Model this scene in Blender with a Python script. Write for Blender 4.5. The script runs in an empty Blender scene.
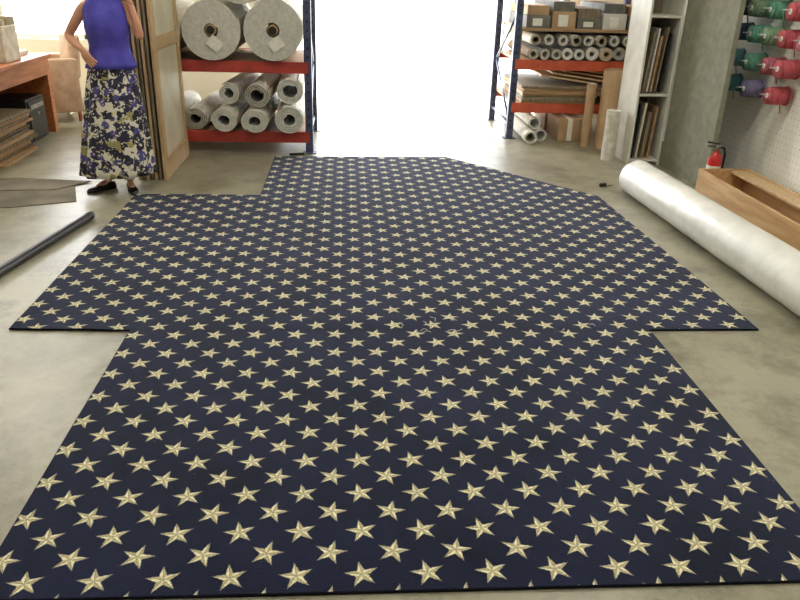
import bpy, bmesh, math, random
from mathutils import Vector, Matrix, noise
random.seed(7)
S=bpy.context.scene
COL=S.collection
PI=math.pi
# ---------------------------------------------------------------- helpers
def lin(c):
    return tuple(((v/255)/12.92 if v/255<=.04045 else ((v/255+.055)/1.055)**2.4) for v in c)
def mat(name,c,rough=.6,c2=None,scale=8,bump=0,bscale=60,metal=0,sheen=0,coat=0,spec=.5,stretch=None,detail=4,lo=.35,hi=.65,alpha=None,subsurf=0):
    m=bpy.data.materials.new(name); m.use_nodes=True
    n=m.node_tree.nodes; l=m.node_tree.links; b=n['Principled BSDF']
    b.inputs['Base Color'].default_value=(*lin(c),1)
    b.inputs['Roughness'].default_value=rough
    b.inputs['Metallic'].default_value=metal
    b.inputs['Specular IOR Level'].default_value=spec
    b.inputs['Coat Weight'].default_value=coat
    if sheen:
        b.inputs['Sheen Weight'].default_value=sheen
        b.inputs['Sheen Roughness'].default_value=.4
    if subsurf:
        b.inputs['Subsurface Weight'].default_value=subsurf
        b.inputs['Subsurface Radius'].default_value=(.01,.004,.002)
    tc=n.new('ShaderNodeTexCoord'); mp=n.new('ShaderNodeMapping')
    l.new(tc.outputs['Object'],mp.inputs[0])
    if stretch: mp.inputs['Scale'].default_value=stretch
    no=n.new('ShaderNodeTexNoise'); no.inputs['Scale'].default_value=scale; no.inputs['Detail'].default_value=detail
    l.new(mp.outputs[0],no.inputs['Vector'])
    r=n.new('ShaderNodeValToRGB')
    c2=c2 or tuple(v*.9 for v in c)
    r.color_ramp.elements[0].position=lo; r.color_ramp.elements[1].position=hi
    r.color_ramp.elements[0].color=(*lin(c2),1); r.color_ramp.elements[1].color=(*lin(c),1)
    l.new(no.outputs['Fac'],r.inputs[0]); l.new(r.outputs[0],b.inputs['Base Color'])
    if bump:
        nb=n.new('ShaderNodeTexNoise'); nb.inputs['Scale'].default_value=bscale; nb.inputs['Detail'].default_value=3
        l.new(mp.outputs[0],nb.inputs['Vector'])
        bp=n.new('ShaderNodeBump'); bp.inputs['Strength'].default_value=bump; bp.inputs['Distance'].default_value=.01
        l.new(nb.outputs['Fac'],bp.inputs['Height']); l.new(bp.outputs[0],b.inputs['Normal'])
    return m
def empty(name,loc=(0,0,0),rz=0):
    e=bpy.data.objects.new(name,None); e.location=loc; e.rotation_euler=(0,0,rz); e.empty_display_size=.1
    COL.objects.link(e); return e
def link(name,me,m,parent=None,smooth=False):
    o=bpy.data.objects.new(name,me); COL.objects.link(o)
    if m:
        for mm in (m if isinstance(m,(list,tuple)) else [m]): me.materials.append(mm)
    if parent: o.parent=parent
    if smooth:
        for p in me.polygons: p.use_smooth=True
    return o
def box(name,x0,x1,y0,y1,z0,z1,m,parent=None,bev=.003,rot=None,seg=2):
    bm=bmesh.new(); bmesh.ops.create_cube(bm,size=1)
    c=Vector(((x0+x1)/2,(y0+y1)/2,(z0+z1)/2))
    for v in bm.verts: v.co=Vector((v.co.x*(x1-x0),v.co.y*(y1-y0),v.co.z*(z1-z0)))
    if bev:
        b=min(bev,.45*min(x1-x0,y1-y0,z1-z0))
        bmesh.ops.bevel(bm,geom=bm.edges[:],offset=b,segments=seg,affect='EDGES',profile=.5)
    me=bpy.data.meshes.new(name); bm.to_mesh(me); bm.free()
    o=link(name,me,m,parent); o.location=c
    if rot: o.rotation_euler=rot
    if bev>.015:
        for p in me.polygons: p.use_smooth=True
    return o
def loft(name,rings,m,parent=None,cap=True,smooth=True,solid=0):
    bm=bmesh.new(); vs=[[bm.verts.new(p) for p in r] for r in rings]; n=len(vs[0])
    for a,b in zip(vs,vs[1:]):
        for i in range(n):
            bm.faces.new((a[i],a[(i+1)%n],b[(i+1)%n],b[i]))
    if cap:
        bm.faces.new(vs[0][::-1]); bm.faces.new(vs[-1])
    bmesh.ops.recalc_face_normals(bm,faces=bm.faces[:])
    me=bpy.data.meshes.new(name); bm.to_mesh(me); bm.free()
    o=link(name,me,m,parent,smooth)
    if solid:
        s=o.modifiers.new('s','SOLIDIFY'); s.thickness=solid; s.offset=0
    return o
def frame(d):
    d=Vector(d).normalized(); a=Vector((0,0,1)) if abs(d.z)<.9 else Vector((1,0,0))
    s=d.cross(a).normalized(); return d,s,s.cross(d)
def tube(name,pts,rad,m,parent=None,n=16,cap=True):
    pts=[Vector(p) for p in pts]
    if not isinstance(rad,(list,tuple)): rad=[rad]*len(pts)
    rings=[]
    d0,s,u=frame(pts[-1]-pts[0]) if (pts[-1]-pts[0]).length>1e-6 else frame(pts[1]-pts[0])
    for i,p in enumerate(pts):
        d=(pts[min(i+1,len(pts)-1)]-pts[max(i-1,0)])
        if d.length<1e-6: d=d0
        d=d.normalized(); s2=(s-d*s.dot(d)).normalized(); u2=s2.cross(d)
        rings.append([p+(s2*math.cos(t)+u2*math.sin(t))*rad[i] for t in [2*PI*k/n for k in range(n)]])
    return loft(name,rings,m,parent,cap)
def sphere(name,c,r,m,parent=None,seg=20,f=None):
    bm=bmesh.new(); bmesh.ops.create_uvsphere(bm,u_segments=seg,v_segments=seg//2+2,radius=1)
    for v in bm.verts:
        p=v.co.copy()
        if f: p=f(p)
        v.co=Vector((p.x*r[0],p.y*r[1],p.z*r[2]))
    me=bpy.data.meshes.new(name); bm.to_mesh(me); bm.free()
    o=link(name,me,m,parent,True); o.location=c; return o
def spiral_roll(name,p0,p1,r_out,turns,mats,parent=None,r_in=.03,gap=.15,seg=22,squash=1.0,phase=0):
    p0=Vector(p0);p1=Vector(p1); d,s,u=frame(p1-p0)
    N=turns*seg; pitch=(r_out-r_in)/turns; th=pitch*(1-gap)
    bm=bmesh.new(); rows=[]
    for i in range(N+1):
        a=2*PI*i/seg+phase; r=r_in+pitch*i/seg
        dirv=s*math.cos(a)+u*math.sin(a)*squash
        lo=r-th; mid=lo+th*.65; hi=r
        rows.append([bm.verts.new(p+dirv*q) for p in (p0,p1) for q in (lo,mid,hi)])
    for a,b in zip(rows,rows[1:]):
        def F(i,j,mi):
            f=bm.faces.new((a[i],a[j],b[j],b[i])); f.material_index=mi
        F(0,1,0);F(1,2,1);F(3,4,0);F(4,5,1);F(2,5,1);F(0,3,0)
    bm.faces.new((rows[-1][0],rows[-1][1],rows[-1][2],rows[-1][5],rows[-1][4],rows[-1][3]))
    bm.faces.new((rows[0][0],rows[0][1],rows[0][2],rows[0][5],rows[0][4],rows[0][3]))
    bmesh.ops.recalc_face_normals(bm,faces=bm.faces[:])
    me=bpy.data.meshes.new(name); bm.to_mesh(me); bm.free()
    return link(name,me,mats,parent)
def skin(name,verts,edges,radii,m,parent=None,root=0,sub=2):
    me=bpy.data.meshes.new(name); me.from_pydata([Vector(v) for v in verts],edges,[]); me.update()
    o=link(name,me,m,parent)
    sk=o.modifiers.new('skin','SKIN'); sk.use_smooth_shade=True; sk.use_x_symmetry=False
    for i,r in enumerate(radii):
        sv=me.skin_vertices[0].data[i]; sv.radius=(r,r) if not isinstance(r,tuple) else r
        sv.use_root=(i==root)
    sb=o.modifiers.new('sub','SUBSURF'); sb.levels=sub; sb.render_levels=sub
    return o
def poly_prism(name,pts,z0,z1,m,parent=None,bev=0):
    bm=bmesh.new(); vs=[bm.verts.new((x,y,z0)) for x,y in pts]; f=bm.faces.new(vs)
    r=bmesh.ops.extrude_face_region(bm,geom=[f])
    top=[v for v in r['geom'] if isinstance(v,bmesh.types.BMVert)]
    for v in top: v.co.z=z1
    bmesh.ops.recalc_face_normals(bm,faces=bm.faces[:])
    me=bpy.data.meshes.new(name); bm.to_mesh(me); bm.free()
    return link(name,me,m,parent)

# ---------------------------------------------------------------- camera
F=740;pitch=math.radians(24.07);yaw=math.radians(4.5);rho=math.radians(1.75)
fw=Vector((math.sin(yaw)*math.cos(pitch),math.cos(yaw)*math.cos(pitch),-math.sin(pitch)))
r0=Vector((math.cos(yaw),-math.sin(yaw),0));u0=r0.cross(fw)
rr=r0*math.cos(rho)+u0*math.sin(rho);uu=u0*math.cos(rho)-r0*math.sin(rho)
cd=bpy.data.cameras.new('camera'); cam=bpy.data.objects.new('camera',cd); COL.objects.link(cam)
M=Matrix((rr,uu,-fw)).transposed().to_4x4(); M.translation=Vector((0,0,1.6)); cam.matrix_world=M
cd.sensor_width=36; cd.lens=F/800*36; S.camera=cam

# ---------------------------------------------------------------- materials
concrete=mat('concrete_floor',(160,156,134),.4,(130,126,108),1.1,bump=.12,bscale=25,detail=9,lo=.3,hi=.7,spec=.6)
n=concrete.node_tree.nodes;l=concrete.node_tree.links
b=n['Principled BSDF']
st=n.new('ShaderNodeTexNoise'); st.inputs['Scale'].default_value=3.2; st.inputs['Detail'].default_value=14; st.inputs['Roughness'].default_value=.8
tcx=n.new('ShaderNodeTexCoord'); l.new(tcx.outputs['Object'],st.inputs['Vector'])
rp=n.new('ShaderNodeValToRGB'); rp.color_ramp.elements[0].position=.38; rp.color_ramp.elements[0].color=(.55,.54,.5,1); rp.color_ramp.elements[1].position=.54; rp.color_ramp.elements[1].color=(1,1,1,1)
l.new(st.outputs['Fac'],rp.inputs[0])
mx=n.new('ShaderNodeMix'); mx.data_type='RGBA'; mx.blend_type='MULTIPLY'; mx.inputs[0].default_value=1
src=b.inputs['Base Color'].links[0].from_socket
l.new(src,mx.inputs[6]); l.new(rp.outputs[0],mx.inputs[7]); l.new(mx.outputs[2],b.inputs['Base Color'])
rr2=n.new('ShaderNodeMapRange'); rr2.inputs['To Min'].default_value=.26; rr2.inputs['To Max'].default_value=.46
l.new(st.outputs['Fac'],rr2.inputs['Value']); l.new(rr2.outputs[0],b.inputs['Roughness'])

white_wall=mat('painted_wall',(236,232,214),.7,(226,222,204),2,bump=.05)
outside=mat('outside_concrete',(228,226,218),.8,(214,212,204),1)
ceil_m=mat('ceiling_paint',(200,198,190),.8,(185,183,175),2)
steel_blue=mat('blue_painted_steel',(72,80,110),.45,(54,62,90),14)
orange=mat('orange_painted_steel',(206,96,64),.45,(186,78,50),10)
redbeam=mat('red_painted_steel',(176,62,50),.5,(150,48,40),10)
plank=mat('wood_planks',(180,148,108),.6,(146,114,78),3,stretch=(1,14,14),bump=.1)
pine=mat('pine_wood',(200,172,132),.55,(178,148,108),3,stretch=(12,12,1.2),bump=.08)
ply=mat('plywood',(204,168,120),.55,(178,138,92),2.5,stretch=(9,1,9),bump=.05)
darkwood=mat('desk_wood',(184,116,72),.4,(152,88,50),3,stretch=(10,1,10))
edgewood=mat('board_edges',(142,128,104),.7,(100,88,70),3,stretch=(14,14,1))
cream=mat('cream_laminate',(214,206,184),.5,(198,190,166),4)
backing=mat('carpet_backing',(216,212,200),.85,(190,186,172),20,bump=.2)
pile_g=mat('rolled_carpet_pile',(140,136,124),.95,(106,104,96),40,bump=.3)
pile_b=mat('rolled_carpet_pile_brown',(138,114,90),.95,(102,84,64),40,bump=.3)
pile_w=mat('rolled_pad',(206,206,198),.9,(180,180,174),30,bump=.3)
cardb=mat('cardboard',(186,156,120),.75,(166,136,100),5)
tag=mat('paper_tag',(232,230,220),.7,(215,213,203),30)
black=mat('black_plastic',(24,24,26),.4,(16,16,18),20)
blackm=mat('black_rubber_tube',(44,42,40),.35,(30,28,28),12)
steel=mat('bright_steel',(170,170,168),.3,(140,140,140),12,metal=1)
greyfab=mat('grey_fabric_panel',(134,134,118),.85,(120,120,104),14,bump=.15,bscale=120)
whitelam=mat('white_laminate',(214,212,200),.5,(198,196,184),6)
paper=mat('paper',(225,220,205),.7,(200,192,172),12)
wrap=mat('white_roll_underlay',(228,227,220),.38,(210,210,204),7,bump=.5,bscale=9,coat=.35,detail=6)

peg=mat('white_pegboard',(240,240,232),.6,(230,230,222),2)
n=peg.node_tree.nodes;l=peg.node_tree.links;b=n['Principled BSDF']
def mth(n,l,op,a,b_=None,c=None):
    q=n.new('ShaderNodeMath'); q.operation=op
    for i,v in enumerate((a,b_,c)):
        if v is None: continue
        if isinstance(v,(int,float)): q.inputs[i].default_value=v
        else: l.new(v,q.inputs[i])
    return q.outputs[0]
tc=n.new('ShaderNodeTexCoord'); sx=n.new('ShaderNodeSeparateXYZ'); l.new(tc.outputs['Object'],sx.inputs[0])
def cell(s,p):
    q=mth(n,l,'DIVIDE',s,p); return mth(n,l,'MULTIPLY',mth(n,l,'SUBTRACT',q,mth(n,l,'ROUND',q)),p)
cy=cell(sx.outputs[1],.05);cz=cell(sx.outputs[2],.05)
dd=mth(n,l,'SQRT',mth(n,l,'ADD',mth(n,l,'MULTIPLY',cy,cy),mth(n,l,'MULTIPLY',cz,cz)))
hole=mth(n,l,'LESS_THAN',dd,.0045)
mx=n.new('ShaderNodeMix'); mx.data_type='RGBA'; l.new(hole,mx.inputs[0]); l.new(b.inputs['Base Color'].links[0].from_socket,mx.inputs[6]); mx.inputs[7].default_value=(.3,.3,.29,1)
l.new(mx.outputs[2],b.inputs['Base Color'])

# star carpet
star=bpy.data.materials.new('navy_star_carpet'); star.use_nodes=True
n=star.node_tree.nodes;l=star.node_tree.links;b=n['Principled BSDF']
tc=n.new('ShaderNodeTexCoord'); sx=n.new('ShaderNodeSeparateXYZ')
wn=n.new('ShaderNodeTexNoise'); wn.inputs['Scale'].default_value=1.2; l.new(tc.outputs['Object'],wn.inputs['Vector'])
fz=n.new('ShaderNodeTexNoise'); fz.inputs['Scale'].default_value=160; fz.inputs['Detail'].default_value=1; l.new(tc.outputs['Object'],fz.inputs['Vector'])
vs_=n.new('ShaderNodeVectorMath'); vs_.operation='SUBTRACT'; l.new(wn.outputs['Color'],vs_.inputs[0]); vs_.inputs[1].default_value=(.5,.5,.5)
vm=n.new('ShaderNodeVectorMath'); vm.operation='SCALE'; l.new(vs_.outputs[0],vm.inputs[0]); vm.inputs['Scale'].default_value=.025
fs=n.new('ShaderNodeVectorMath'); fs.operation='SUBTRACT'; l.new(fz.outputs['Color'],fs.inputs[0]); fs.inputs[1].default_value=(.5,.5,.5)
fm=n.new('ShaderNodeVectorMath'); fm.operation='SCALE'; l.new(fs.outputs[0],fm.inputs[0]); fm.inputs['Scale'].default_value=.006
va0=n.new('ShaderNodeVectorMath'); l.new(tc.outputs['Object'],va0.inputs[0]); l.new(vm.outputs[0],va0.inputs[1])
va=n.new('ShaderNodeVectorMath'); l.new(va0.outputs[0],va.inputs[0]); l.new(fm.outputs[0],va.inputs[1])
l.new(va.outputs[0],sx.inputs[0])
PX,PY=.1875,.18; R=.053; ri=.37*R
A72=2*PI/5
Vx,Vy=ri*math.cos(PI/5),ri*math.sin(PI/5); Dx,Dy=Vx-R,Vy; DL=math.hypot(Dx,Dy); Dx/=DL;Dy/=DL
def m_(op,a,b_=None,c=None): return mth(n,l,op,a,b_,c)
def starcell(ox,oy,rot):
    x=m_('SUBTRACT',sx.outputs[0],ox); y=m_('SUBTRACT',sx.outputs[1],oy)
    qx=m_('DIVIDE',x,PX); u=m_('MULTIPLY',m_('SUBTRACT',qx,m_('ROUND',qx)),PX)
    qy=m_('DIVIDE',y,PY); v=m_('MULTIPLY',m_('SUBTRACT',qy,m_('ROUND',qy)),PY)
    rho_=m_('SQRT',m_('ADD',m_('MULTIPLY',u,u),m_('MULTIPLY',v,v)))
    th=m_('ADD',m_('ARCTAN2',u,v),rot+4*PI)
    q=m_('DIVIDE',th,A72); k=m_('MULTIPLY',m_('SUBTRACT',q,m_('ROUND',q)),A72)
    a=m_('ABSOLUTE',k)
    px=m_('MULTIPLY',rho_,m_('COSINE',a)); py=m_('MULTIPLY',rho_,m_('SINE',a))
    ins=m_('SUBTRACT',m_('MULTIPLY',py,Dx),m_('MULTIPLY',m_('SUBTRACT',px,R),Dy))
    mask=n.new('ShaderNodeMapRange'); l.new(ins,mask.inputs['Value']); mask.inputs['From Min'].default_value=-.0005; mask.inputs['From Max'].default_value=.003
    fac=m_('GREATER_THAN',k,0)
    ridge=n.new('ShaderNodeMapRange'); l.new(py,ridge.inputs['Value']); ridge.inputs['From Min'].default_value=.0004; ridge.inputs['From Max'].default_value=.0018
    return mask.outputs[0],fac,ridge.outputs[0]
ma,fa,ra=starcell(-.52,1.62,math.radians(11))
mb,fb,rb=starcell(-.52+PX/2,1.62+PY/2,math.radians(-14))
mask=m_('MAXIMUM',ma,mb)
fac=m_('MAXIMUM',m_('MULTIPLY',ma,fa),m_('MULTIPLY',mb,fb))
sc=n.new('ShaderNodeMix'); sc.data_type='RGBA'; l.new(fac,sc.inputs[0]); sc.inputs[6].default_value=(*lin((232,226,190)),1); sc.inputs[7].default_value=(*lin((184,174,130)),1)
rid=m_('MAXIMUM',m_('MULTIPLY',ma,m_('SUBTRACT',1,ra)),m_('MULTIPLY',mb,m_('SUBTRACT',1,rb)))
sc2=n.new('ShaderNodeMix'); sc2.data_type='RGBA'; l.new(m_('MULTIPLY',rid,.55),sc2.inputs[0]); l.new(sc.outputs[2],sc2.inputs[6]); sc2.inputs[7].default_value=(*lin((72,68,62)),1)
nz=n.new('ShaderNodeTexNoise'); nz.inputs['Scale'].default_value=2.2; nz.inputs['Detail'].default_value=6; l.new(tc.outputs['Object'],nz.inputs['Vector'])
nr=n.new('ShaderNodeValToRGB'); nr.color_ramp.elements[0].color=(*lin((17,20,37)),1); nr.color_ramp.elements[1].color=(*lin((27,31,57)),1); nr.color_ramp.elements[0].position=.3; nr.color_ramp.elements[1].position=.7
l.new(nz.outputs['Fac'],nr.inputs[0])
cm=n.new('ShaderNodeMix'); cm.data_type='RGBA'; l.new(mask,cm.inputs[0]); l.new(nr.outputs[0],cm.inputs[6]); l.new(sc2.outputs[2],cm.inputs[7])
vo=n.new('ShaderNodeTexVoronoi'); vo.inputs['Scale'].default_value=9; l.new(tc.outputs['Object'],vo.inputs['Vector'])
lint=m_('LESS_THAN',vo.outputs['Distance'],.02)
sy=m_('LESS_THAN',m_('ABSOLUTE',m_('SUBTRACT',sx.outputs[1],3.2)),.004)
sxm=m_('MULTIPLY',m_('LESS_THAN',m_('ABSOLUTE',m_('ADD',sx.outputs[0],.65)),.003),m_('GREATER_THAN',sx.outputs[1],3.2))
seam=m_('MAXIMUM',sy,sxm)
cm2=n.new('ShaderNodeMix'); cm2.data_type='RGBA'; l.new(m_('MULTIPLY',lint,.5),cm2.inputs[0]); l.new(cm.outputs[2],cm2.inputs[6]); cm2.inputs[7].default_value=(.45,.45,.43,1)
cm3=n.new('ShaderNodeMix'); cm3.data_type='RGBA'; l.new(m_('MULTIPLY',seam,.75),cm3.inputs[0]); l.new(cm2.outputs[2],cm3.inputs[6]); cm3.inputs[7].default_value=(.004,.004,.008,1)
# individual tufts
tf=n.new('ShaderNodeTexNoise'); tf.inputs['Scale'].default_value=220; l.new(tc.outputs['Object'],tf.inputs['Vector'])
tr_=n.new('ShaderNodeMapRange'); tr_.inputs['From Min'].default_value=.3; tr_.inputs['From Max'].default_value=.7; tr_.inputs['To Min'].default_value=.7; tr_.inputs['To Max'].default_value=1.15; l.new(tf.outputs['Fac'],tr_.inputs['Value'])
tm_=n.new('ShaderNodeVectorMath'); tm_.operation='SCALE'; l.new(cm3.outputs[2],tm_.inputs[0]); l.new(tr_.outputs[0],tm_.inputs['Scale'])
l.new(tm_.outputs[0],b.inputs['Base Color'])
b.inputs['Roughness'].default_value=1; b.inputs['Specular IOR Level'].default_value=.05
b.inputs['Sheen Weight'].default_value=.2; b.inputs['Sheen Roughness'].default_value=.5; b.inputs['Sheen Tint'].default_value=(.72,.78,1,1)
pn=n.new('ShaderNodeTexNoise'); pn.inputs['Scale'].default_value=260; l.new(tc.outputs['Object'],pn.inputs['Vector'])
hh=m_('MULTIPLY',pn.outputs['Fac'],.3)
bp=n.new('ShaderNodeBump'); bp.inputs['Strength'].default_value=.6; bp.inputs['Distance'].default_value=.012; l.new(hh,bp.inputs['Height']); l.new(bp.outputs[0],b.inputs['Normal'])
binding=mat('carpet_binding',(20,21,32),.95,(14,15,22),30,spec=.1)

# ---------------------------------------------------------------- room shell
YB=9.3
def plane_box(name,x0,x1,y0,y1,z0,z1,m): return box(name,x0,x1,y0,y1,z0,z1,m,bev=0)
plane_box('floor',-5.4,3.5,-3,YB+.05,-.1,0,concrete)
plane_box('ground_outside',-30,30,YB+.05,60,-.12,-.02,outside)
plane_box('ceiling',-5.4,3.5,-3,YB+.2,3.5,3.6,ceil_m)
DX0,DX1,DZ=-.85,2.6,3.1
WX0,WX1,WZ0,WZ1=-4.9,-3.0,.75,2.4
def multi(name,boxes,m):
    bm=bmesh.new()
    for (x0,x1,y0,y1,z0,z1) in boxes:
        r=bmesh.ops.create_cube(bm,size=1)
        for v in r['verts']: v.co=Vector(((x0+x1)/2+v.co.x*(x1-x0),(y0+y1)/2+v.co.y*(y1-y0),(z0+z1)/2+v.co.z*(z1-z0)))
    me=bpy.data.meshes.new(name); bm.to_mesh(me); bm.free(); return link(name,me,m)
multi('wall_back',[(-5.4,WX0,YB,YB+.2,0,3.5),(WX0,WX1,YB,YB+.2,0,WZ0),(WX0,WX1,YB,YB+.2,WZ1,3.5),(WX1,DX0,YB,YB+.2,0,3.5),(DX0,DX1,YB,YB+.2,DZ,3.5),(DX1,3.5,YB,YB+.2,0,3.5)],white_wall)
plane_box('wall_left',-5.5,-5.3,-3,YB+.2,0,3.5,white_wall)
plane_box('wall_right',3.38,3.58,-3,YB+.2,0,3.5,peg)
plane_box('wall_front',-5.5,3.58,-3.2,-3,0,3.5,white_wall)
w=empty('window_1')
for i,(a,b_,c,d) in enumerate([(WX0,WX1,WZ0,WZ0+.05),(WX0,WX1,WZ1-.05,WZ1),(WX0,WX0+.05,WZ0,WZ1),(WX1-.05,WX1,WZ0,WZ1),((WX0+WX1)/2-.02,(WX0+WX1)/2+.02,WZ0,WZ1)]):
    box(f'frame_{i}',a,b_,YB+.06,YB+.12,c,d,whitelam,w)
dr=empty('door_1')
box('track_l',DX0-.03,DX0+.05,YB-.06,YB,0,3.1,steel,dr); box('track_r',DX1-.05,DX1+.03,YB-.06,YB,0,3.1,steel,dr)
tube('rolled_curtain',[(DX0,YB-.22,3.25),(DX1,YB-.22,3.25)],.2,steel,dr,n=24)
box('baseboard_back',-5.3,DX0-.05,YB-.02,YB,0,.1,whitelam)

# ---------------------------------------------------------------- carpet (sheet with very slight waves)
cp=[(-1.02,1.565),(1.49,1.55),(1.49,3.19),(2.05,3.19),(1.98,5.54),(1.62,5.98),(.92,6.82),(.5,6.80),(-.65,6.77),(-.65,5.5),(-1.57,5.5),(-1.58,3.23),(-1.02,3.21)]
parts=[[0,1,2,12],[12,2,3,4,9,10,11],[9,4,5,6,7,8]]
def czed(x,y):
    v=.5+.5*noise.noise(Vector((x*1.3,y*2.1,0)))
    z=.010+.006*max(0,v-.35)
    z+=.004*math.exp(-((y-3.27-.02*math.sin(x*4))/.06)**2)*(.5+.5*math.sin(x*2.3+1))
    z+=.006*math.exp(-((x+1.25+.05*math.sin(y*3))/.07)**2)*max(0,math.sin(y*2.2))
    z+=.003*math.exp(-((y-4.35-.08*math.sin(x*2))/.08)**2)*(.5-.5*math.sin(x*2.0))
    z+=.0025*math.exp(-((y-2.35+.06*x)/.09)**2)*(.5+.5*math.sin(x*2.6))
    return z
rug=empty('star_pattern_carpet')
bm=bmesh.new(); bv=[bm.verts.new((x,y,0)) for x,y in cp]
for p in parts: bm.faces.new([bv[i] for i in p])
def cut(ax,v):
    no=Vector((1,0,0)) if ax==0 else Vector((0,1,0))
    bmesh.ops.bisect_plane(bm,geom=bm.verts[:]+bm.edges[:]+bm.faces[:],plane_co=no*v,plane_no=no,dist=1e-5)
v=-1.56
while v<2.05: cut(0,v); v+=.06
v=1.6
while v<6.8: cut(1,v); v+=.045
for q in bm.verts: q.co.z=czed(q.co.x,q.co.y)
bm.normal_update()
r=bmesh.ops.extrude_face_region(bm,geom=bm.faces[:])
for q in [g for g in r['geom'] if isinstance(g,bmesh.types.BMVert)]: q.co.z-=.009
bmesh.ops.recalc_face_normals(bm,faces=bm.faces[:])
bm.normal_update()
for f in bm.faces: f.smooth=True
for e in bm.edges:
    if len(e.link_faces)==2 and e.link_faces[0].normal.angle(e.link_faces[1].normal,0)>.6: e.smooth=False
for f in bm.faces:
    if abs(f.normal.z)<.5: f.material_index=1
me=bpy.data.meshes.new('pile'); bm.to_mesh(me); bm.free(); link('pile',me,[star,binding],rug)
cu=bpy.data.curves.new('binding','CURVE'); cu.dimensions='3D'; cu.bevel_depth=.0048; cu.bevel_resolution=3
bp_=[]
for (xa,ya),(xb,yb) in zip(cp,cp[1:]+cp[:1]):
    L_=math.hypot(xb-xa,yb-ya); k_=max(1,int(L_/.06))
    for i in range(k_): bp_.append((xa+(xb-xa)*i/k_,ya+(yb-ya)*i/k_))
sp=cu.splines.new('POLY'); sp.points.add(len(bp_)-1); sp.use_cyclic_u=True
for q,(x,y) in zip(sp.points,bp_): q.co=(x,y,czed(x,y)-.0048,1)
bo=bpy.data.objects.new('binding',cu); COL.objects.link(bo); cu.materials.append(binding); bo.parent=rug
rnd=random.Random(3)
for i in range(12):
    x=.42+rnd.uniform(-.12,.22) if i<9 else rnd.uniform(-.8,1.3); y=3.2+rnd.uniform(-.04,.1); a=rnd.uniform(0,PI); L_=rnd.uniform(.02,.06)
    z=czed(x,y)+.003
    tube('loose_thread',[(x,y,z),(x+L_*.5*math.cos(a),y+L_*.5*math.sin(a),z+.004),(x+L_*math.cos(a+.5),y+L_*math.sin(a+.5),z)],.0011,tag,rug,n=6)

# ---------------------------------------------------------------- wrapped roll
rl=empty('wrapped_padding_roll')
RA=.14
P0=Vector((2.30,5.68,RA)); P1=Vector((2.46,1.95,RA)); ax=P1-P0
rings=[];NR=90;d,s,u=frame(ax)
for i in range(NR+1):
    t=i/NR; p=P0+ax*t; e=1
    dist=min(t,1-t)*ax.length
    if dist<.03: e=.86+.14*math.sqrt(max(0,1-(1-dist/.03)**2))
    ring=[]
    for k in range(40):
        a=2*PI*k/40; w_=1+.022*noise.noise(Vector((t*26,math.cos(a)*1.3,math.sin(a)*1.3)))+.01*noise.noise(Vector((t*80,a*3,2)))
        q=p+(s*math.cos(a)+u*math.sin(a))*RA*e*w_
        q.z=max(q.z,.002); ring.append(q)
    rings.append(ring)
loft('wrap',rings,wrap,rl,cap=False)
spiral_roll('far_end',P0-d*.02,P0+d*.25,RA*.85,9,[pile_w,backing],rl,r_in=.05)
spiral_roll('near_end',P1+d*.02,P1-d*.25,RA*.85,9,[pile_w,backing],rl,r_in=.05)
tube('core',[P0-d*-.01,P1-d*.01],.036,cardb,rl)

# ---------------------------------------------------------------- long plywood box by wall
bx=empty('plywood_trough')
box('side_left',2.84,2.86,3.6,5.72,0,.2,ply,bx); box('side_right',3.24,3.26,3.6,5.72,0,.2,ply,bx)
box('end_far',2.86,3.24,5.70,5.72,0,.2,ply,bx); box('end_near',2.86,3.24,3.6,3.62,0,.2,ply,bx)
box('bottom',2.86,3.24,3.62,5.70,0,.02,ply,bx)
box('divider',2.86,3.24,4.3,4.318,.02,.17,ply,bx)
box('lid_strip',3.10,3.24,3.63,5.69,.17,.19,pine,bx)

# ---------------------------------------------------------------- fire extinguisher
red=mat('red_enamel',(206,34,40),.3,(190,26,32),5,coat=.4)
fe=empty('fire_extinguisher',(3.02,5.84,0))
prof=[(0,.0),(.05,.0),(.056,.01),(.056,.24),(.05,.275),(.03,.3),(.018,.31),(.018,.33)]
loft('cylinder',[[Vector((max(r_,.001)*math.cos(a),max(r_,.001)*math.sin(a),z)) for a in [2*PI*k/24 for k in range(24)]] for r_,z in prof],red,fe)
box('valve',-.02,.02,-.02,.02,.325,.36,steel,fe)
box('handle_top',-.09,.02,-.011,.011,.375,.387,black,fe,rot=(0,.15,0)); box('handle_low',-.08,.02,-.011,.011,.35,.36,black,fe)
tube('hose',[(.02,0,.345),(.06,0,.34),(.078,0,.28),(.075,0,.18),(.07,0,.1)],.009,black,fe,n=10)
loft('label',[[Vector((.0568*math.cos(a),.0568*math.sin(a),z)) for a in [2*PI*k/24 for k in range(24)]] for z in (.12,.2)],tag,fe,cap=False)
loft('gauge',[[Vector((.014*math.cos(a),-.02-t,.345+.014*math.sin(a))) for a in [2*PI*k/16 for k in range(16)]] for t in (0,.012)],steel,fe)

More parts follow.
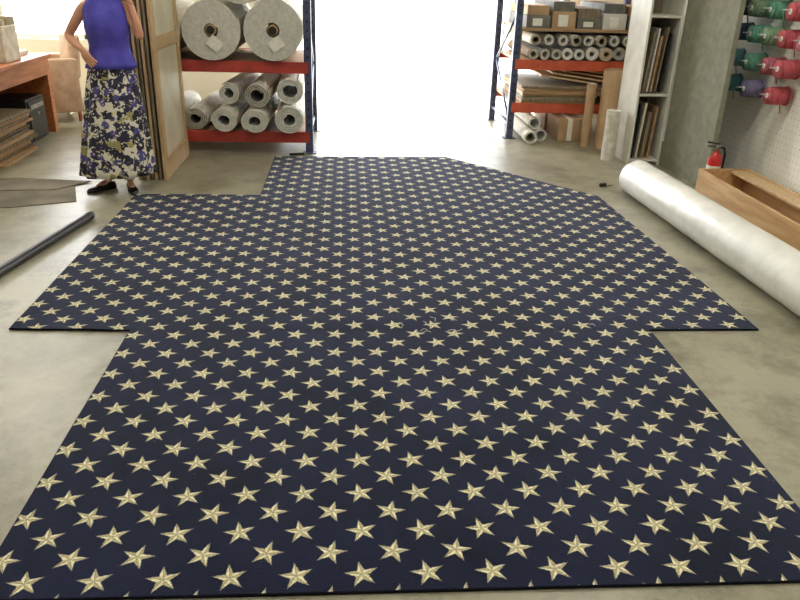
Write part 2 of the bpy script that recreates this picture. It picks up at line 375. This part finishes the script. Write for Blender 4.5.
# ---------------------------------------------------------------- thread spools on wall
ts=empty('thread_spools')
pal=[(86,146,158),(104,168,142),(206,92,102),(66,84,124),(132,126,164),(188,104,116),(116,176,186),(70,72,92),(190,156,118),(140,172,140)]
tm=[mat(f'thread_{i}',c,.75,tuple(v*.7 for v in c),60,bump=.4,bscale=90,stretch=(4,.3,.3)) for i,c in enumerate(pal)]
layout=[(.80,[(5.58,2),(5.95,4),(6.32,0)]),(1.0,[(5.52,2),(5.72,5),(6.0,1),(6.36,6)]),(1.21,[(5.3,5),(5.56,2),(5.80,9),(6.02,1),(6.3,3)]),(1.40,[(5.3,8),(5.52,2),(5.8,1),(6.08,9),(6.34,7)]),(1.6,[(5.4,0),(5.7,3),(6.0,2),(6.3,1)])]
k=0
for z,row in layout:
    for y,ci in row:
        X1=3.374
        tube(f'peg_{k}',[(X1,y,z),(X1-.24,y,z+.01)],.005,steel,ts,n=8)
        x1=X1-.03; L=.15
        pf=[(0,.074),(.006,.074),(.0061,.028),(.012,.06),(.03,.069),(L-.03,.066),(L-.012,.056),(L-.0061,.028),(L-.006,.064),(L,.064)]
        loft(f'spool_{k}',[[Vector((x1-dx,y+r_*math.cos(a),z+r_*math.sin(a))) for a in [2*PI*q/20 for q in range(20)]] for dx,r_ in pf],tm[ci],ts)
        tube(f'core_{k}',[(x1-L-.004,y,z),(x1-L+.01,y,z)],.02,tag,ts,n=12)
        if k%2==0: tube(f'tail_{k}',[(x1-.08,y-.07,z),(x1-.08,y-.08,z-.06),(x1-.06,y-.07,z-.12)],.004,tm[ci],ts,n=6)
        k+=1

# ---------------------------------------------------------------- pallet racks
def rack(name,x0,x1,y0,y1,h,levels,beam_m,post_m,deck_m):
    g=empty(name); pw=.07
    for x in (x0,x1-pw):
        for y in (y0,y1-pw):
            box('post',x,x+pw,y,y+pw,.008,h,post_m,g,bev=.006); box('foot',x-.03,x+pw+.03,y-.02,y+pw+.02,0,.008,post_m,g,bev=.002)
            zz_=.1
            while zz_<h-.1:
                box('slot',x+.026,x+.044,y-.0008,y+.002,zz_,zz_+.022,black,g,bev=0); zz_+=.075
        z=.15;up=True
        xc=x+pw/2
        while z<h-.2:
            z2=min(z+.55,h-.05)
            a,b_=(y0+pw,y1-pw) if up else (y1-pw,y0+pw)
            tube('brace',[(xc,a,z),(xc,b_,z2)],.014,post_m,g,n=8); up=not up; z=z2
        for z in (.15,h-.15): tube('strut',[(xc,y0+pw,z),(xc,y1-pw,z)],.014,post_m,g,n=8)
    for z in levels:
        for y in (y0-.01,y1-.04): box('beam',x0+.03,x1-.03,y,y+.05,z-.1,z,beam_m,g,bev=.005)
        box('deck',x0+.06,x1-.06,y0+.04,y1-.04,z-.03,z-.002,deck_m,g)
    return g
rack('pallet_rack',-1.9,-.31,6.93,8.05,2.4,[.2,.82,1.95],redbeam,steel_blue,plank)
rack('pallet_rack',1.68,3.2,7.75,8.85,2.4,[.37,.80,1.9],orange,steel_blue,plank)

def bigroll(x,z,r,t=0,nm='carpet_roll'):
    g=empty(nm)
    spiral_roll('spiral',(x,6.87,z),(x,8.1,z),r,13,[pile_w,backing],g,r_in=.065,gap=.06,seg=30,phase=t)
    tube('core',[(x,6.86,z),(x,8.1,z)],.045,cardb,g)
    loft('core_hole',[[Vector((x+r_*math.cos(a),6.857,z+r_*math.sin(a))) for a in [2*PI*q/20 for q in range(20)]] for r_ in (.036,.001)],black,g,cap=False)
    box('tag',x-.03,x+.09,6.855,6.86,z-.16,z-.06,tag,g,bev=.001,rot=(0,.3+t,0))
    return g
bigroll(-1.17,.822+.255,.255,.4); bigroll(-.64,.822+.262,.262,2.2); bigroll(-1.665,.822+.235,.235,1)
bigroll(-.9,.822+.258+.45,.25,3)
def roll(x,z,r,tx=0,turns=6,mats=None,y0=6.9,y1=8.0,nm='carpet_remnant_roll',ri=.03,sq=1,tz=0):
    g=empty(nm); spiral_roll('roll',(x,y0,z),(x+tx,y1,z+tz),r,turns,mats or [backing,pile_w],g,r_in=ri+.01,gap=.22,squash=sq,phase=random.random()*6); return g
zz=.202
roll(-.52,zz+.125,.138,-.03,4,[pile_w,backing],y0=6.80,ri=.05,sq=.9)
roll(-.51,zz+.375,.125,-.04,3,[pile_w,backing],y0=6.86,ri=.06,sq=.95)
roll(-.82,zz+.112,.125,.02,4,[pile_w,backing],y0=6.78,ri=.045,sq=.88)
roll(-.80,zz+.335,.115,.06,3,[pile_g,backing],y0=6.84,ri=.05,sq=.95,tz=.02)
roll(-1.10,zz+.11,.12,.06,4,[pile_w,backing],y0=6.82,ri=.045,sq=.9)
roll(-1.07,zz+.325,.105,.10,3,[pile_w,backing],y0=6.98,ri=.04,sq=.95)
roll(-1.38,zz+.105,.115,.06,4,[pile_g,backing],y0=6.95,ri=.04,sq=.9)
roll(-1.66,zz+.1,.11,.05,4,[pile_b,backing],y0=7.0,ri=.04,sq=.9)

z1=.802
g=empty('vinyl_rolls')
x=1.83
while x<3.05:
    r_=random.choice([.055,.062,.07]); 
    x+=r_
    spiral_roll('roll',(x,7.74-random.random()*.05,z1+r_),(x,8.8,z1+r_),r_,4,random.choice([[backing,pile_g],[tag,pile_w],[cardb,backing],[backing,pile_b]]),g,r_in=.03,gap=.15,phase=random.random()*6)
    x+=r_+.004
x=1.9
while x<3.0:
    r_=.055; spiral_roll('roll',(x,7.76-random.random()*.05,z1+.19),(x,8.8,z1+.19),r_,4,random.choice([[pile_b,backing],[tag,pile_g]]),g,r_in=.03,phase=random.random()*6); x+=.135
g=empty('flat_stock_shelf')
box('shelf_board',1.76,3.12,7.8,8.8,1.07,1.10,plank,g)
for xx in (1.762,3.115):
    for yy in (7.822,8.74): box('leg',xx,xx+.012,yy,yy+.04,.802,1.07,plank,g)
gm=mat('grey_carton',(120,120,112),.7,(92,92,86),6)
for i in range(5):
    x=1.8+i*.26; hgt=[.12,.16,.1,.15,.13][i]
    box('carton',x,x+.24,7.8,8.7,1.10,1.10+hgt,[gm,cardb,gm,whitelam,gm][i],g)
    box('carton_label',x+.06,x+.16,7.795,7.8,1.12,1.10+hgt-.03,tag,g,bev=.001)
    box('carton_top',x+.01,x+.23,7.84,8.7,1.10+hgt,1.10+hgt+.09,[cardb,gm,edgewood,gm,cardb][i],g)
g=empty('plank_stack')
z=.372
for i in range(6):
    t=random.choice([.03,.025,.04]); o=random.uniform(-.03,.03)
    box('board',1.8+abs(o),2.55+i*.03,7.72+o,8.75+o,z,z+t,random.choice([plank,cardb,pine,edgewood]),g,rot=(0,0,random.uniform(-.02,.02))); z+=t+.0005
for i in range(4):
    box('angled_board',2.0+i*.12,2.6+i*.1,7.8,8.7,z+.05+i*.024,z+.07+i*.024,random.choice([cardb,pine,plank]),g,rot=(0,.13,0))
box('upright_carton',2.76,3.08,7.8,8.5,.372,.62,cardb,g)
g=empty('cardboard_tubes')
for (x,y,z,r_,dx) in [(1.87,7.45,.071,.07,.03),(2.01,7.6,.066,.065,.0),(1.94,7.62,.185,.06,.0)]:
    spiral_roll('tube',(x,y,z),(x+dx,8.7,z),r_,3,[tag,backing],g,r_in=.05)
g=empty('cardboard_box')
box('body',2.2,2.44,7.62,8.1,0,.23,cardb,g); box('flap_l',2.44,2.54,7.62,8.1,.2,.205,cardb,g,rot=(0,.5,0),bev=.001); box('tape',2.29,2.34,7.615,8.1,.01,.234,tag,g,bev=.001)
g=empty('cardboard_box')
box('body',2.2,2.46,8.2,8.7,0,.2,cardb,g); box('tape',2.31,2.35,8.195,8.7,.01,.203,tag,g,bev=.001)

g=empty('kraft_paper_roll')
spiral_roll('roll',(2.68,7.36,.76),(2.68,7.36,.0),.17,7,[cardb,cardb],g,r_in=.04)
g=empty('kraft_paper_roll')
spiral_roll('roll',(2.43,7.42,.62),(2.43,7.42,.0),.05,3,[tag,cardb],g,r_in=.025)
g=empty('white_vinyl_roll')
spiral_roll('roll',(2.48,6.84,.46),(2.48,6.84,.0),.07,4,[tag,backing],g,r_in=.03)

g=empty('sample_bookcase')
bx0,bx1,by0,by1,bh=2.6,2.9,6.64,7.1,1.95
box('side_l',bx0,bx0+.02,by0,by1,0,bh,whitelam,g); box('side_r',bx1-.02,bx1,by0,by1,0,bh,whitelam,g)
box('back',bx0+.02,bx1-.02,by1-.01,by1,0,bh,edgewood,g)
for z in (.03,.62,1.28,bh-.02): box('shelf',bx0+.02,bx1-.02,by0+.005,by1-.01,z,z+.02,whitelam,g)
for i,(x,h_,m_2,t) in enumerate([(2.66,.5,edgewood,.02),(2.7,.54,pile_w,.015),(2.73,.48,plank,.02),(2.78,.55,edgewood,.012),(2.81,.5,black,.02)]):
    box('sample_board',x,x+t,by0+.03,by1-.03,.655,.655+h_,m_2,g,rot=(0,.06,0))
for i,(x,h_,m_2,t) in enumerate([(2.65,.48,black,.02),(2.69,.5,cream,.02),(2.74,.42,edgewood,.03),(2.8,.47,plank,.02)]):
    box('sample_board',x,x+t,by0+.04,by1-.03,.055,.055+h_,m_2,g,rot=(0,.05,0))
g=empty('grey_partition_panel')
o=box('panel',-.018,.018,-.4,.4,.04,1.95,greyfab,g); box('rail_top',-.022,.022,-.4,.4,1.95,1.98,steel,g); box('rail_bottom',-.022,.022,-.4,.4,0,.04,greyfab,g)
box('edge_near',-.022,.022,-.42,-.4,0,1.98,greyfab,g)
g.location=(2.96,6.25,0); g.rotation_euler=(0,0,math.radians(4))

# ---------------------------------------------------------------- display boards by woman
g=empty('wood_panel_stack')
for i in range(6):
    x=-1.66+i*.032
    box('panel',x,x+.019,5.93+.01*(i%2),6.80,.0,2.05,edgewood if i%2 else pine,g)
xf=-1.462
box('stile_near',xf,xf+.03,5.93,6.02,0,2.05,pine,g); box('stile_far',xf,xf+.03,6.75,6.83,0,2.05,pine,g)
box('rail_low',xf,xf+.03,6.02,6.75,0,.16,pine,g); box('rail_mid',xf,xf+.03,6.02,6.75,.98,1.08,pine,g); box('rail_top',xf,xf+.03,6.02,6.75,1.95,2.05,pine,g)
box('inset_low',xf,xf+.014,6.02,6.75,.16,.98,cream,g); box('inset_top',xf,xf+.014,6.02,6.75,1.08,1.95,cream,g)

# ---------------------------------------------------------------- floor pole & cardboard
g=empty('carpet_pole')
a=Vector((-1.72,4.9,.03)); dv=Vector((-.18,-1.03,0)).normalized()
tube('shaft',[a,a+dv*3.3],.026,blackm,g,n=20); tube('collar',[a-dv*.012,a+dv*.03],.028,blackm,g,n=20); tube('tip',[a-dv*.03,a-dv*.012],[.012,.02],black,g,n=16)
g=empty('flattened_cardboard')
cb=mat('dirty_cardboard',(124,116,98),.8,(88,82,70),4,detail=8)
poly_prism('sheet_a',[(-2.9,5.2),(-2.35,5.15),(-1.95,5.32),(-2.1,5.75),(-2.9,5.72)],0.001,.006,cb,g)
poly_prism('sheet_b',[(-3.2,5.5),(-2.2,5.6),(-2.0,5.85),(-2.6,5.93),(-3.1,5.8)],.0065,.011,cb,g)
g=empty('tape_measure',(2.12,5.87,0),.5)
box('case',-.03,.03,-.018,.018,0,.03,black,g,bev=.01,seg=3); box('blade',.03,.12,-.008,.008,.001,.004,steel,g,bev=.001)
g=empty('utility_knife',(-.45,6.87,0),.2)
box('grip',-.08,.06,-.012,.012,0,.02,black,g,bev=.006); box('blade',.055,.1,-.002,.002,.006,.018,steel,g,bev=.0005)

# ---------------------------------------------------------------- desk and office stuff
g=empty('office_desk')
dx0,dx1,dy0,dy1=-3.75,-2.9,6.05,7.85
box('top',dx0,dx1,dy0,dy1,.71,.75,darkwood,g,bev=.006); box('end_near',dx0+.03,dx1-.03,dy0+.02,dy0+.05,0,.71,darkwood,g); box('end_far',dx0+.03,dx1-.03,dy1-.1,dy1-.02,0,.71,darkwood,g)
box('modesty',dx0+.1,dx0+.12,dy0+.05,dy1-.1,.1,.71,darkwood,g); box('apron',dx1-.07,dx1-.03,dy0+.05,dy1-.1,.56,.71,darkwood,g)
g=empty('computer_tower'); box('case',-3.3,-2.96,7.2,7.62,0,.4,black,g,bev=.01); box('bezel',-2.96,-2.945,7.22,7.6,.02,.38,black,g,bev=.006); box('drive',-2.945,-2.94,7.26,7.56,.3,.34,steel,g,bev=.001); box('button',-2.945,-2.938,7.4,7.43,.24,.26,steel,g,bev=.002)
g=empty('wood_sample_stack'); z=0
for i in range(14):
    t=random.choice([.02,.026,.03]); o=random.uniform(-.03,.03); p=random.uniform(-.05,.05)
    box('sample',-3.25+o,-2.84+o,6.22+p,6.95+p,z,z+t,random.choice([edgewood,plank,pine,cardb,cream,edgewood]),g,rot=(0,0,random.uniform(-.05,.05))); z+=t+.0005
g=empty('sample_book'); box('cover',-3.4,-3.05,6.5,6.85,.751,.775,redbeam,g); box('pages',-3.39,-3.06,6.51,6.84,.775,.8,paper,g)
g=empty('brochure_box')
box('front',-3.35,-2.98,7.0,7.02,.751,1.0,paper,g); box('back',-3.35,-2.98,7.3,7.32,.751,1.12,paper,g); box('side_l',-3.35,-3.33,7.02,7.3,.751,1.05,paper,g); box('side_r',-3.0,-2.98,7.02,7.3,.751,1.05,paper,g)
for i in range(6): box('brochure',-3.31,-3.03,7.05+i*.04,7.06+i*.04,.76,1.06+.01*i,random.choice([tag,cream,cardb]),g)
for i in range(4): box('print_line',-3.3,-3.05-.04*(i%2),6.996,7.0,.82+i*.04,.832+i*.04,gm,g,bev=.001)
g=empty('paper_stack'); box('sheets',-3.3,-3.08,7.45,7.75,.751,.79,paper,g)
tan=mat('tan_upholstery',(190,162,136),.85,(170,142,114),12,bump=.2)
g=empty('office_armchair',(-3.22,8.5,0),math.radians(-60))
box('seat',-.26,.26,-.26,.24,.36,.48,tan,g,bev=.05,seg=4); box('back',-.26,.26,.2,.32,.42,.88,tan,g,bev=.05,seg=4,rot=(-.1,0,0))
for sx_ in (-1,1):
    box('arm',sx_*.3-.04,sx_*.3+.04,-.24,.26,.1,.65,tan,g,bev=.025,seg=3)
    for y in (-.2,.22): tube('leg',[(sx_*.3,y,0),(sx_*.3,y,.12)],.02,darkwood,g,n=12)
box('skirt_panel',-.26,.26,-.24,.24,.1,.37,tan,g,bev=.01)

# ---------------------------------------------------------------- woman
skin_m=mat('skin',(218,164,134),.5,(208,150,120),6,subsurf=.1)
top_m=mat('purple_knit_top',(84,78,184),.8,(68,62,160),14,bump=.2,bscale=50)
hair_m=mat('brown_hair',(62,40,26),.5,(36,22,14),10,stretch=(6,6,.6),bump=.5,bscale=30)
shoe_m=mat('black_leather',(20,18,18),.35,(12,11,11),10)
eye_w=mat('eye_white',(235,232,226),.2); eye_i=mat('iris_brown',(60,38,22),.2); lip=mat('lips',(176,84,80),.4)
sk_m=bpy.data.materials.new('printed_skirt'); sk_m.use_nodes=True
n=sk_m.node_tree.nodes;l=sk_m.node_tree.links;b=n['Principled BSDF']; b.inputs['Roughness'].default_value=.85
tc=n.new('ShaderNodeTexCoord')
nn=n.new('ShaderNodeTexNoise'); nn.inputs['Scale'].default_value=16; nn.inputs['Detail'].default_value=3; l.new(tc.outputs['Object'],nn.inputs['Vector'])
ad=n.new('ShaderNodeVectorMath'); ad.operation='MULTIPLY_ADD'; l.new(nn.outputs['Color'],ad.inputs[0]); ad.inputs[1].default_value=(.10,.10,.10); l.new(tc.outputs['Object'],ad.inputs[2])
def petals(scale,lo,hi):
    vo=n.new('ShaderNodeTexVoronoi'); vo.inputs['Scale'].default_value=scale; l.new(ad.outputs[0],vo.inputs['Vector'])
    mr=n.new('ShaderNodeMapRange'); l.new(vo.outputs['Distance'],mr.inputs['Value']); mr.inputs['From Min'].default_value=lo; mr.inputs['From Max'].default_value=hi; mr.inputs['To Min'].default_value=1; mr.inputs['To Max'].default_value=0
    return mr.outputs[0],vo.outputs['Color']
def over(base,mask,col):
    q=n.new('ShaderNodeMix'); q.data_type='RGBA'; l.new(mask,q.inputs[0]); l.new(base,q.inputs[6])
    if isinstance(col,tuple): q.inputs[7].default_value=(*lin(col),1)
    else: l.new(col,q.inputs[7])
    return q.outputs[2]
m1,c1=petals(20,.66,.74); s1=n.new('ShaderNodeSeparateColor'); l.new(c1,s1.inputs[0])
cr=n.new('ShaderNodeValToRGB'); cr.color_ramp.interpolation='CONSTANT'
els=[(0,(44,42,70)),(.42,(216,210,196)),(.50,(78,74,132)),(.66,(34,33,46)),(.92,(150,144,90))]
cr.color_ramp.elements[0].color=(*lin(els[0][1]),1); cr.color_ramp.elements[1].position=els[1][0]; cr.color_ramp.elements[1].color=(*lin(els[1][1]),1)
for p,c in els[2:]:
    e=cr.color_ramp.elements.new(p); e.color=(*lin(c),1)
l.new(s1.outputs[0],cr.inputs[0])
rgb=n.new('ShaderNodeRGB'); rgb.outputs[0].default_value=(*lin((216,211,196)),1)
o1=over(rgb.outputs[0],m1,cr.outputs[0])
m2,_=petals(34,.24,.32); o2=over(o1,m2,(214,208,190))
m3,_=petals(27,.12,.17); o3=over(o2,m3,(196,186,104))
l.new(o3,b.inputs['Base Color'])

W=empty('woman',(-1.68,5.66,0),math.radians(8))
LW=Vector((.175,-.05,1.345))
V=[(0,0,.92),(0,0,1.03),(0,0,1.16),(0,.005,1.265),(0,.012,1.37),(0,-.005,1.47),
   (-.135,.01,1.315),(-.285,.08,1.10),(-.175,-.07,1.03),
   (.135,.01,1.315),(.225,-.04,1.10),LW,
   (-.085,0,.86),(-.10,-.02,.48),(-.12,.03,.10),
   (.085,0,.86),(.06,-.03,.48),(.03,.0,.10),(-.07,.01,1.315),(.07,.01,1.315),
   (-.14,.01,.055),(.03,-.02,.055)]
E=[(0,1),(1,2),(2,3),(3,4),(4,5),(3,18),(18,6),(6,7),(7,8),(3,19),(19,9),(9,10),(10,11),(0,12),(12,13),(13,14),(0,15),(15,16),(16,17),(14,20),(17,21)]
Rr=[(.13,.1),(.105,.085),(.115,.095),(.085,.075),.05,.043,.044,.035,.023,.044,.035,.023,.085,.052,.032,.085,.052,.032,.05,.05,.03,.03]
skin('body',V,E,Rr,skin_m,W)
hc=Vector((0,-.022,1.535))
def hd(p):
    q=p.copy()
    if q.z<0: k_=1-.30*abs(q.z)**1.5; q.x*=k_; q.y=q.y*(1-.10*abs(q.z))-.05*abs(q.z)
    fr=max(0,min(1,(-p.y-.35)*4))
    q.y-=.20*math.exp(-((q.x/.11)**2+((q.z+.16)/.12)**2))*fr+.09*math.exp(-((q.x/.09)**2+((q.z-.02)/.2)**2))*fr
    q.y+=.09*math.exp(-(((abs(q.x)-.38)/.15)**2+((q.z-.05)/.11)**2))*fr
    q.y-=.05*math.exp(-((q.x/.25)**2+((q.z+.5)/.1)**2))*fr
    q.y-=.06*math.exp(-((q.x/.2)**2+((q.z+.82)/.12)**2))*fr
    return q
sphere('head',hc,(.072,.09,.112),skin_m,W,seg=72,f=hd)
for sx_ in (-1,1):
    sphere('eye',hc+Vector((sx_*.027,-.0735,.006)),(.0125,.010,.0065),eye_w,W); sphere('iris',hc+Vector((sx_*.027,-.0815,.006)),(.0052,.003,.0052),eye_i,W)
    sphere('eyelid',hc+Vector((sx_*.027,-.0735,.0105)),(.0145,.0105,.0045),skin_m,W)
    sphere('brow',hc+Vector((sx_*.028,-.084,.024)),(.015,.004,.0022),hair_m,W)
    sphere('ear',hc+Vector((sx_*.07,.004,-.005)),(.009,.018,.028),skin_m,W)
sphere('upper_lip',hc+Vector((0,-.0905,-.050)),(.019,.006,.0034),lip,W); sphere('lower_lip',hc+Vector((0,-.0895,-.0565)),(.016,.0065,.0042),lip,W)
rings=[]
N=48
opns=[]
for z,rx,ry,cy_,opn in [(.128,.012,.012,.01,0),(.124,.045,.05,.01,0),(.105,.069,.083,.008,0),(.075,.083,.1,.01,0),(.05,.087,.103,.012,.55),(.02,.088,.103,.014,.9),(-.02,.088,.1,.016,1.02),(-.06,.087,.094,.022,1.08),(-.10,.09,.088,.03,1.12),(-.14,.094,.08,.038,1.15),(-.19,.098,.068,.046,1.15),(-.225,.09,.055,.05,1.15)]:
    r=[]; opns.append(opn)
    for k in range(N):
        a=2*PI*k/N-PI/2
        sg=((a+PI/2+PI)%(2*PI)-PI); da=abs(sg)
        if da<opn:
            a=-PI/2+(opn if sg>=0 else -opn); f_=.80+.2*(da/opn)
        else: f_=1
        w_=1+.02*math.sin(a*14)
        r.append(hc+Vector((rx*f_*w_*math.cos(a),cy_+ry*f_*w_*math.sin(a),z)))
    rings.append(r)
bm=bmesh.new(); vs=[[bm.verts.new(p) for p in r] for r in rings]
for i in range(len(vs)-1):
    for k in range(N):
        a=(2*PI*(k+.5)/N); da=abs((a+PI)%(2*PI)-PI)
        if opns[i+1]>0 and opns[i]>0 and da<min(opns[i],opns[i+1])-.03: continue
        bm.faces.new((vs[i][k],vs[i][(k+1)%N],vs[i+1][(k+1)%N],vs[i+1][k]))
bm.faces.new(vs[0])
me=bpy.data.meshes.new('hair'); bm.to_mesh(me); bm.free(); ho=link('hair',me,hair_m,W,True); so=ho.modifiers.new('s','SOLIDIFY'); so.thickness=.012; so.offset=-1
def hand(name,wr,d,nrm,side,curl=.5):
    wr=Vector(wr); d=Vector(d).normalized(); nrm=Vector(nrm); nrm=(nrm-d*nrm.dot(d)).normalized(); s=d.cross(nrm).normalized()*side
    rings=[]
    for t,w_,h_ in [(-.025,.018,.016),(.0,.021,.017),(.03,.034,.015),(.06,.038,.0145),(.08,.036,.012),(.088,.028,.008)]:
        rings.append([wr+d*t+s*w_*math.cos(a)+nrm*h_*math.sin(a) for a in [2*PI*k/20 for k in range(20)]])
    loft(name+'_palm',rings,skin_m,W)
    for i,(o,L) in enumerate([(.028,.066),(.0095,.075),(-.0095,.07),(-.028,.055)]):
        p=wr+d*.07+s*o; pts=[p]; ang=0
        for sg,fr in enumerate((.3,.42,.3,.24)):
            if sg: ang+=curl*(.8+.15*i)*.8
            dv_=(d*math.cos(ang)+nrm*math.sin(ang)).normalized(); p=p+dv_*L*fr*1.1; pts.append(p)
        skin(f'{name}_finger_{i+1}',pts,[(j,j+1) for j in range(len(pts)-1)],[.009,.0092,.0085,.008,.0065],skin_m,W,sub=1)
    p=wr+d*.02+s*.022; pts=[p,p+d*.022+s*.018+nrm*.008,p+d*.048+s*.026+nrm*.014,p+d*.068+s*.026+nrm*.02]
    skin(name+'_thumb',pts,[(0,1),(1,2),(2,3)],[.012,.0105,.009,.007],skin_m,W,sub=1)
hand('right_hand',(-.175,-.07,1.03),(.5,-.42,-.75),(.6,.75,0),-1,.35)
hand('left_hand',LW,(-.5,.05,.85),(-.85,.1,-.5),1,.4)
def ering(cx,cy,z,rx,ry,nn_=40,f=None):
    return [Vector((cx+rx*math.cos(a)*(1+(f(a) if f else 0)),cy+ry*math.sin(a)*(1+(f(a) if f else 0)),z)) for a in [2*PI*k/nn_ for k in range(nn_)]]
tr=[(-.005,0,.90,.176,.148),(0,0,.94,.165,.138),(0,0,1.0,.142,.118),(0,0,1.05,.132,.110),(0,-.008,1.11,.138,.116),(0,-.014,1.17,.146,.128),(0,-.008,1.23,.146,.120),(0,0,1.28,.148,.1),(0,.006,1.32,.142,.08),(0,.01,1.35,.12,.066),(0,.012,1.37,.085,.058)]
loft('top',[ering(*t,f=lambda a,z=t[2]:.012*math.sin(a*7+z*9)*(1 if z<1.1 else .3)) for t in tr],top_m,W,cap=False,solid=.004)
sr=[]
for i in range(25):
    t=i/24; z=.99-.86*t
    rx=.125+(.265-.125)*(t**.68); ry=.10+(.2-.10)*(t**.66)
    amp=.004+.09*t
    sr.append(ering(-.055*t,-.0,z,rx,ry,nn_=120,f=lambda a,amp=amp,t=t:amp*(math.sin(a*11+1.5*t)*.55+math.sin(a*6+2)*.45)))
loft('skirt',sr,sk_m,W,cap=False,solid=.004)
def shoe(name,hx,hy,ang):
    dd_=Vector((math.sin(ang),-math.cos(ang),0)); s_=Vector((dd_.y,-dd_.x,0)); rings=[]
    for t,w_,h_ in [(-.065,.012,.03),(-.058,.024,.05),(-.03,.03,.055),(0,.03,.05),(.05,.033,.046),(.1,.04,.04),(.14,.036,.032),(.165,.022,.024),(.175,.008,.014)]:
        c=Vector((hx,hy,0))+dd_*t
        rings.append([c+s_*w_*math.cos(a)+Vector((0,0,max(.002,h_*.5+h_*.55*math.sin(a)))) for a in [2*PI*k/20 for k in range(20)]])
    loft(name,rings,shoe_m,W)
shoe('right_shoe',-.14,.02,math.radians(-50)); shoe('left_shoe',.03,-.01,math.radians(15))
for (hx,hy,ang,nm) in ((-.14,.02,math.radians(-50),'right_instep'),(.03,-.01,math.radians(15),'left_instep')):
    dd_=Vector((math.sin(ang),-math.cos(ang),0)); c=Vector((hx,hy,.06))
    skin(nm,[c,c+dd_*.05+Vector((0,0,-.018)),c+dd_*.1+Vector((0,0,-.032))],[(0,1),(1,2)],[.03,.026,.018],skin_m,W,sub=1)

# ---------------------------------------------------------------- lights
em=bpy.data.materials.new('fluorescent_tube'); em.use_nodes=True; bb=em.node_tree.nodes['Principled BSDF']; bb.inputs['Emission Color'].default_value=(1,.97,.88,1); bb.inputs['Emission Strength'].default_value=4
for i,(x,y,e) in enumerate([(-1.2,1.0,36),(1.6,1.0,36),(-1.2,4.6,28),(1.9,4.6,36),(-3.6,7.4,85)]):
    g=empty('ceiling_light')
    box('housing',x-.6,x+.6,y-.1,y+.1,3.42,3.5,whitelam,g)
    for dy in (-.05,.05): tube('tube',[(x-.57,y+dy,3.4),(x+.57,y+dy,3.4)],.015,em,g,n=10)
    L=bpy.data.lights.new('light','AREA'); L.shape='RECTANGLE'; L.size=1.2; L.size_y=.2; L.energy=e; L.color=(1,.95,.83)
    o=bpy.data.objects.new('light',L); COL.objects.link(o); o.location=(x,y,3.37); o.parent=g
L=bpy.data.lights.new('sun','SUN'); L.energy=12; L.angle=.03; L.color=(1,.97,.9)
o=bpy.data.objects.new('sun',L); COL.objects.link(o); o.rotation_euler=Vector((.1,1,2.0)).to_track_quat('Z','Y').to_euler(); o.location=(0,20,20)
wd=bpy.data.worlds.new('sky'); S.world=wd; wd.use_nodes=True
bg=wd.node_tree.nodes['Background']; bg.inputs[0].default_value=(.94,.96,1,1); bg.inputs[1].default_value=10.5
S.view_settings.view_transform='Standard'
S.view_settings.exposure=0
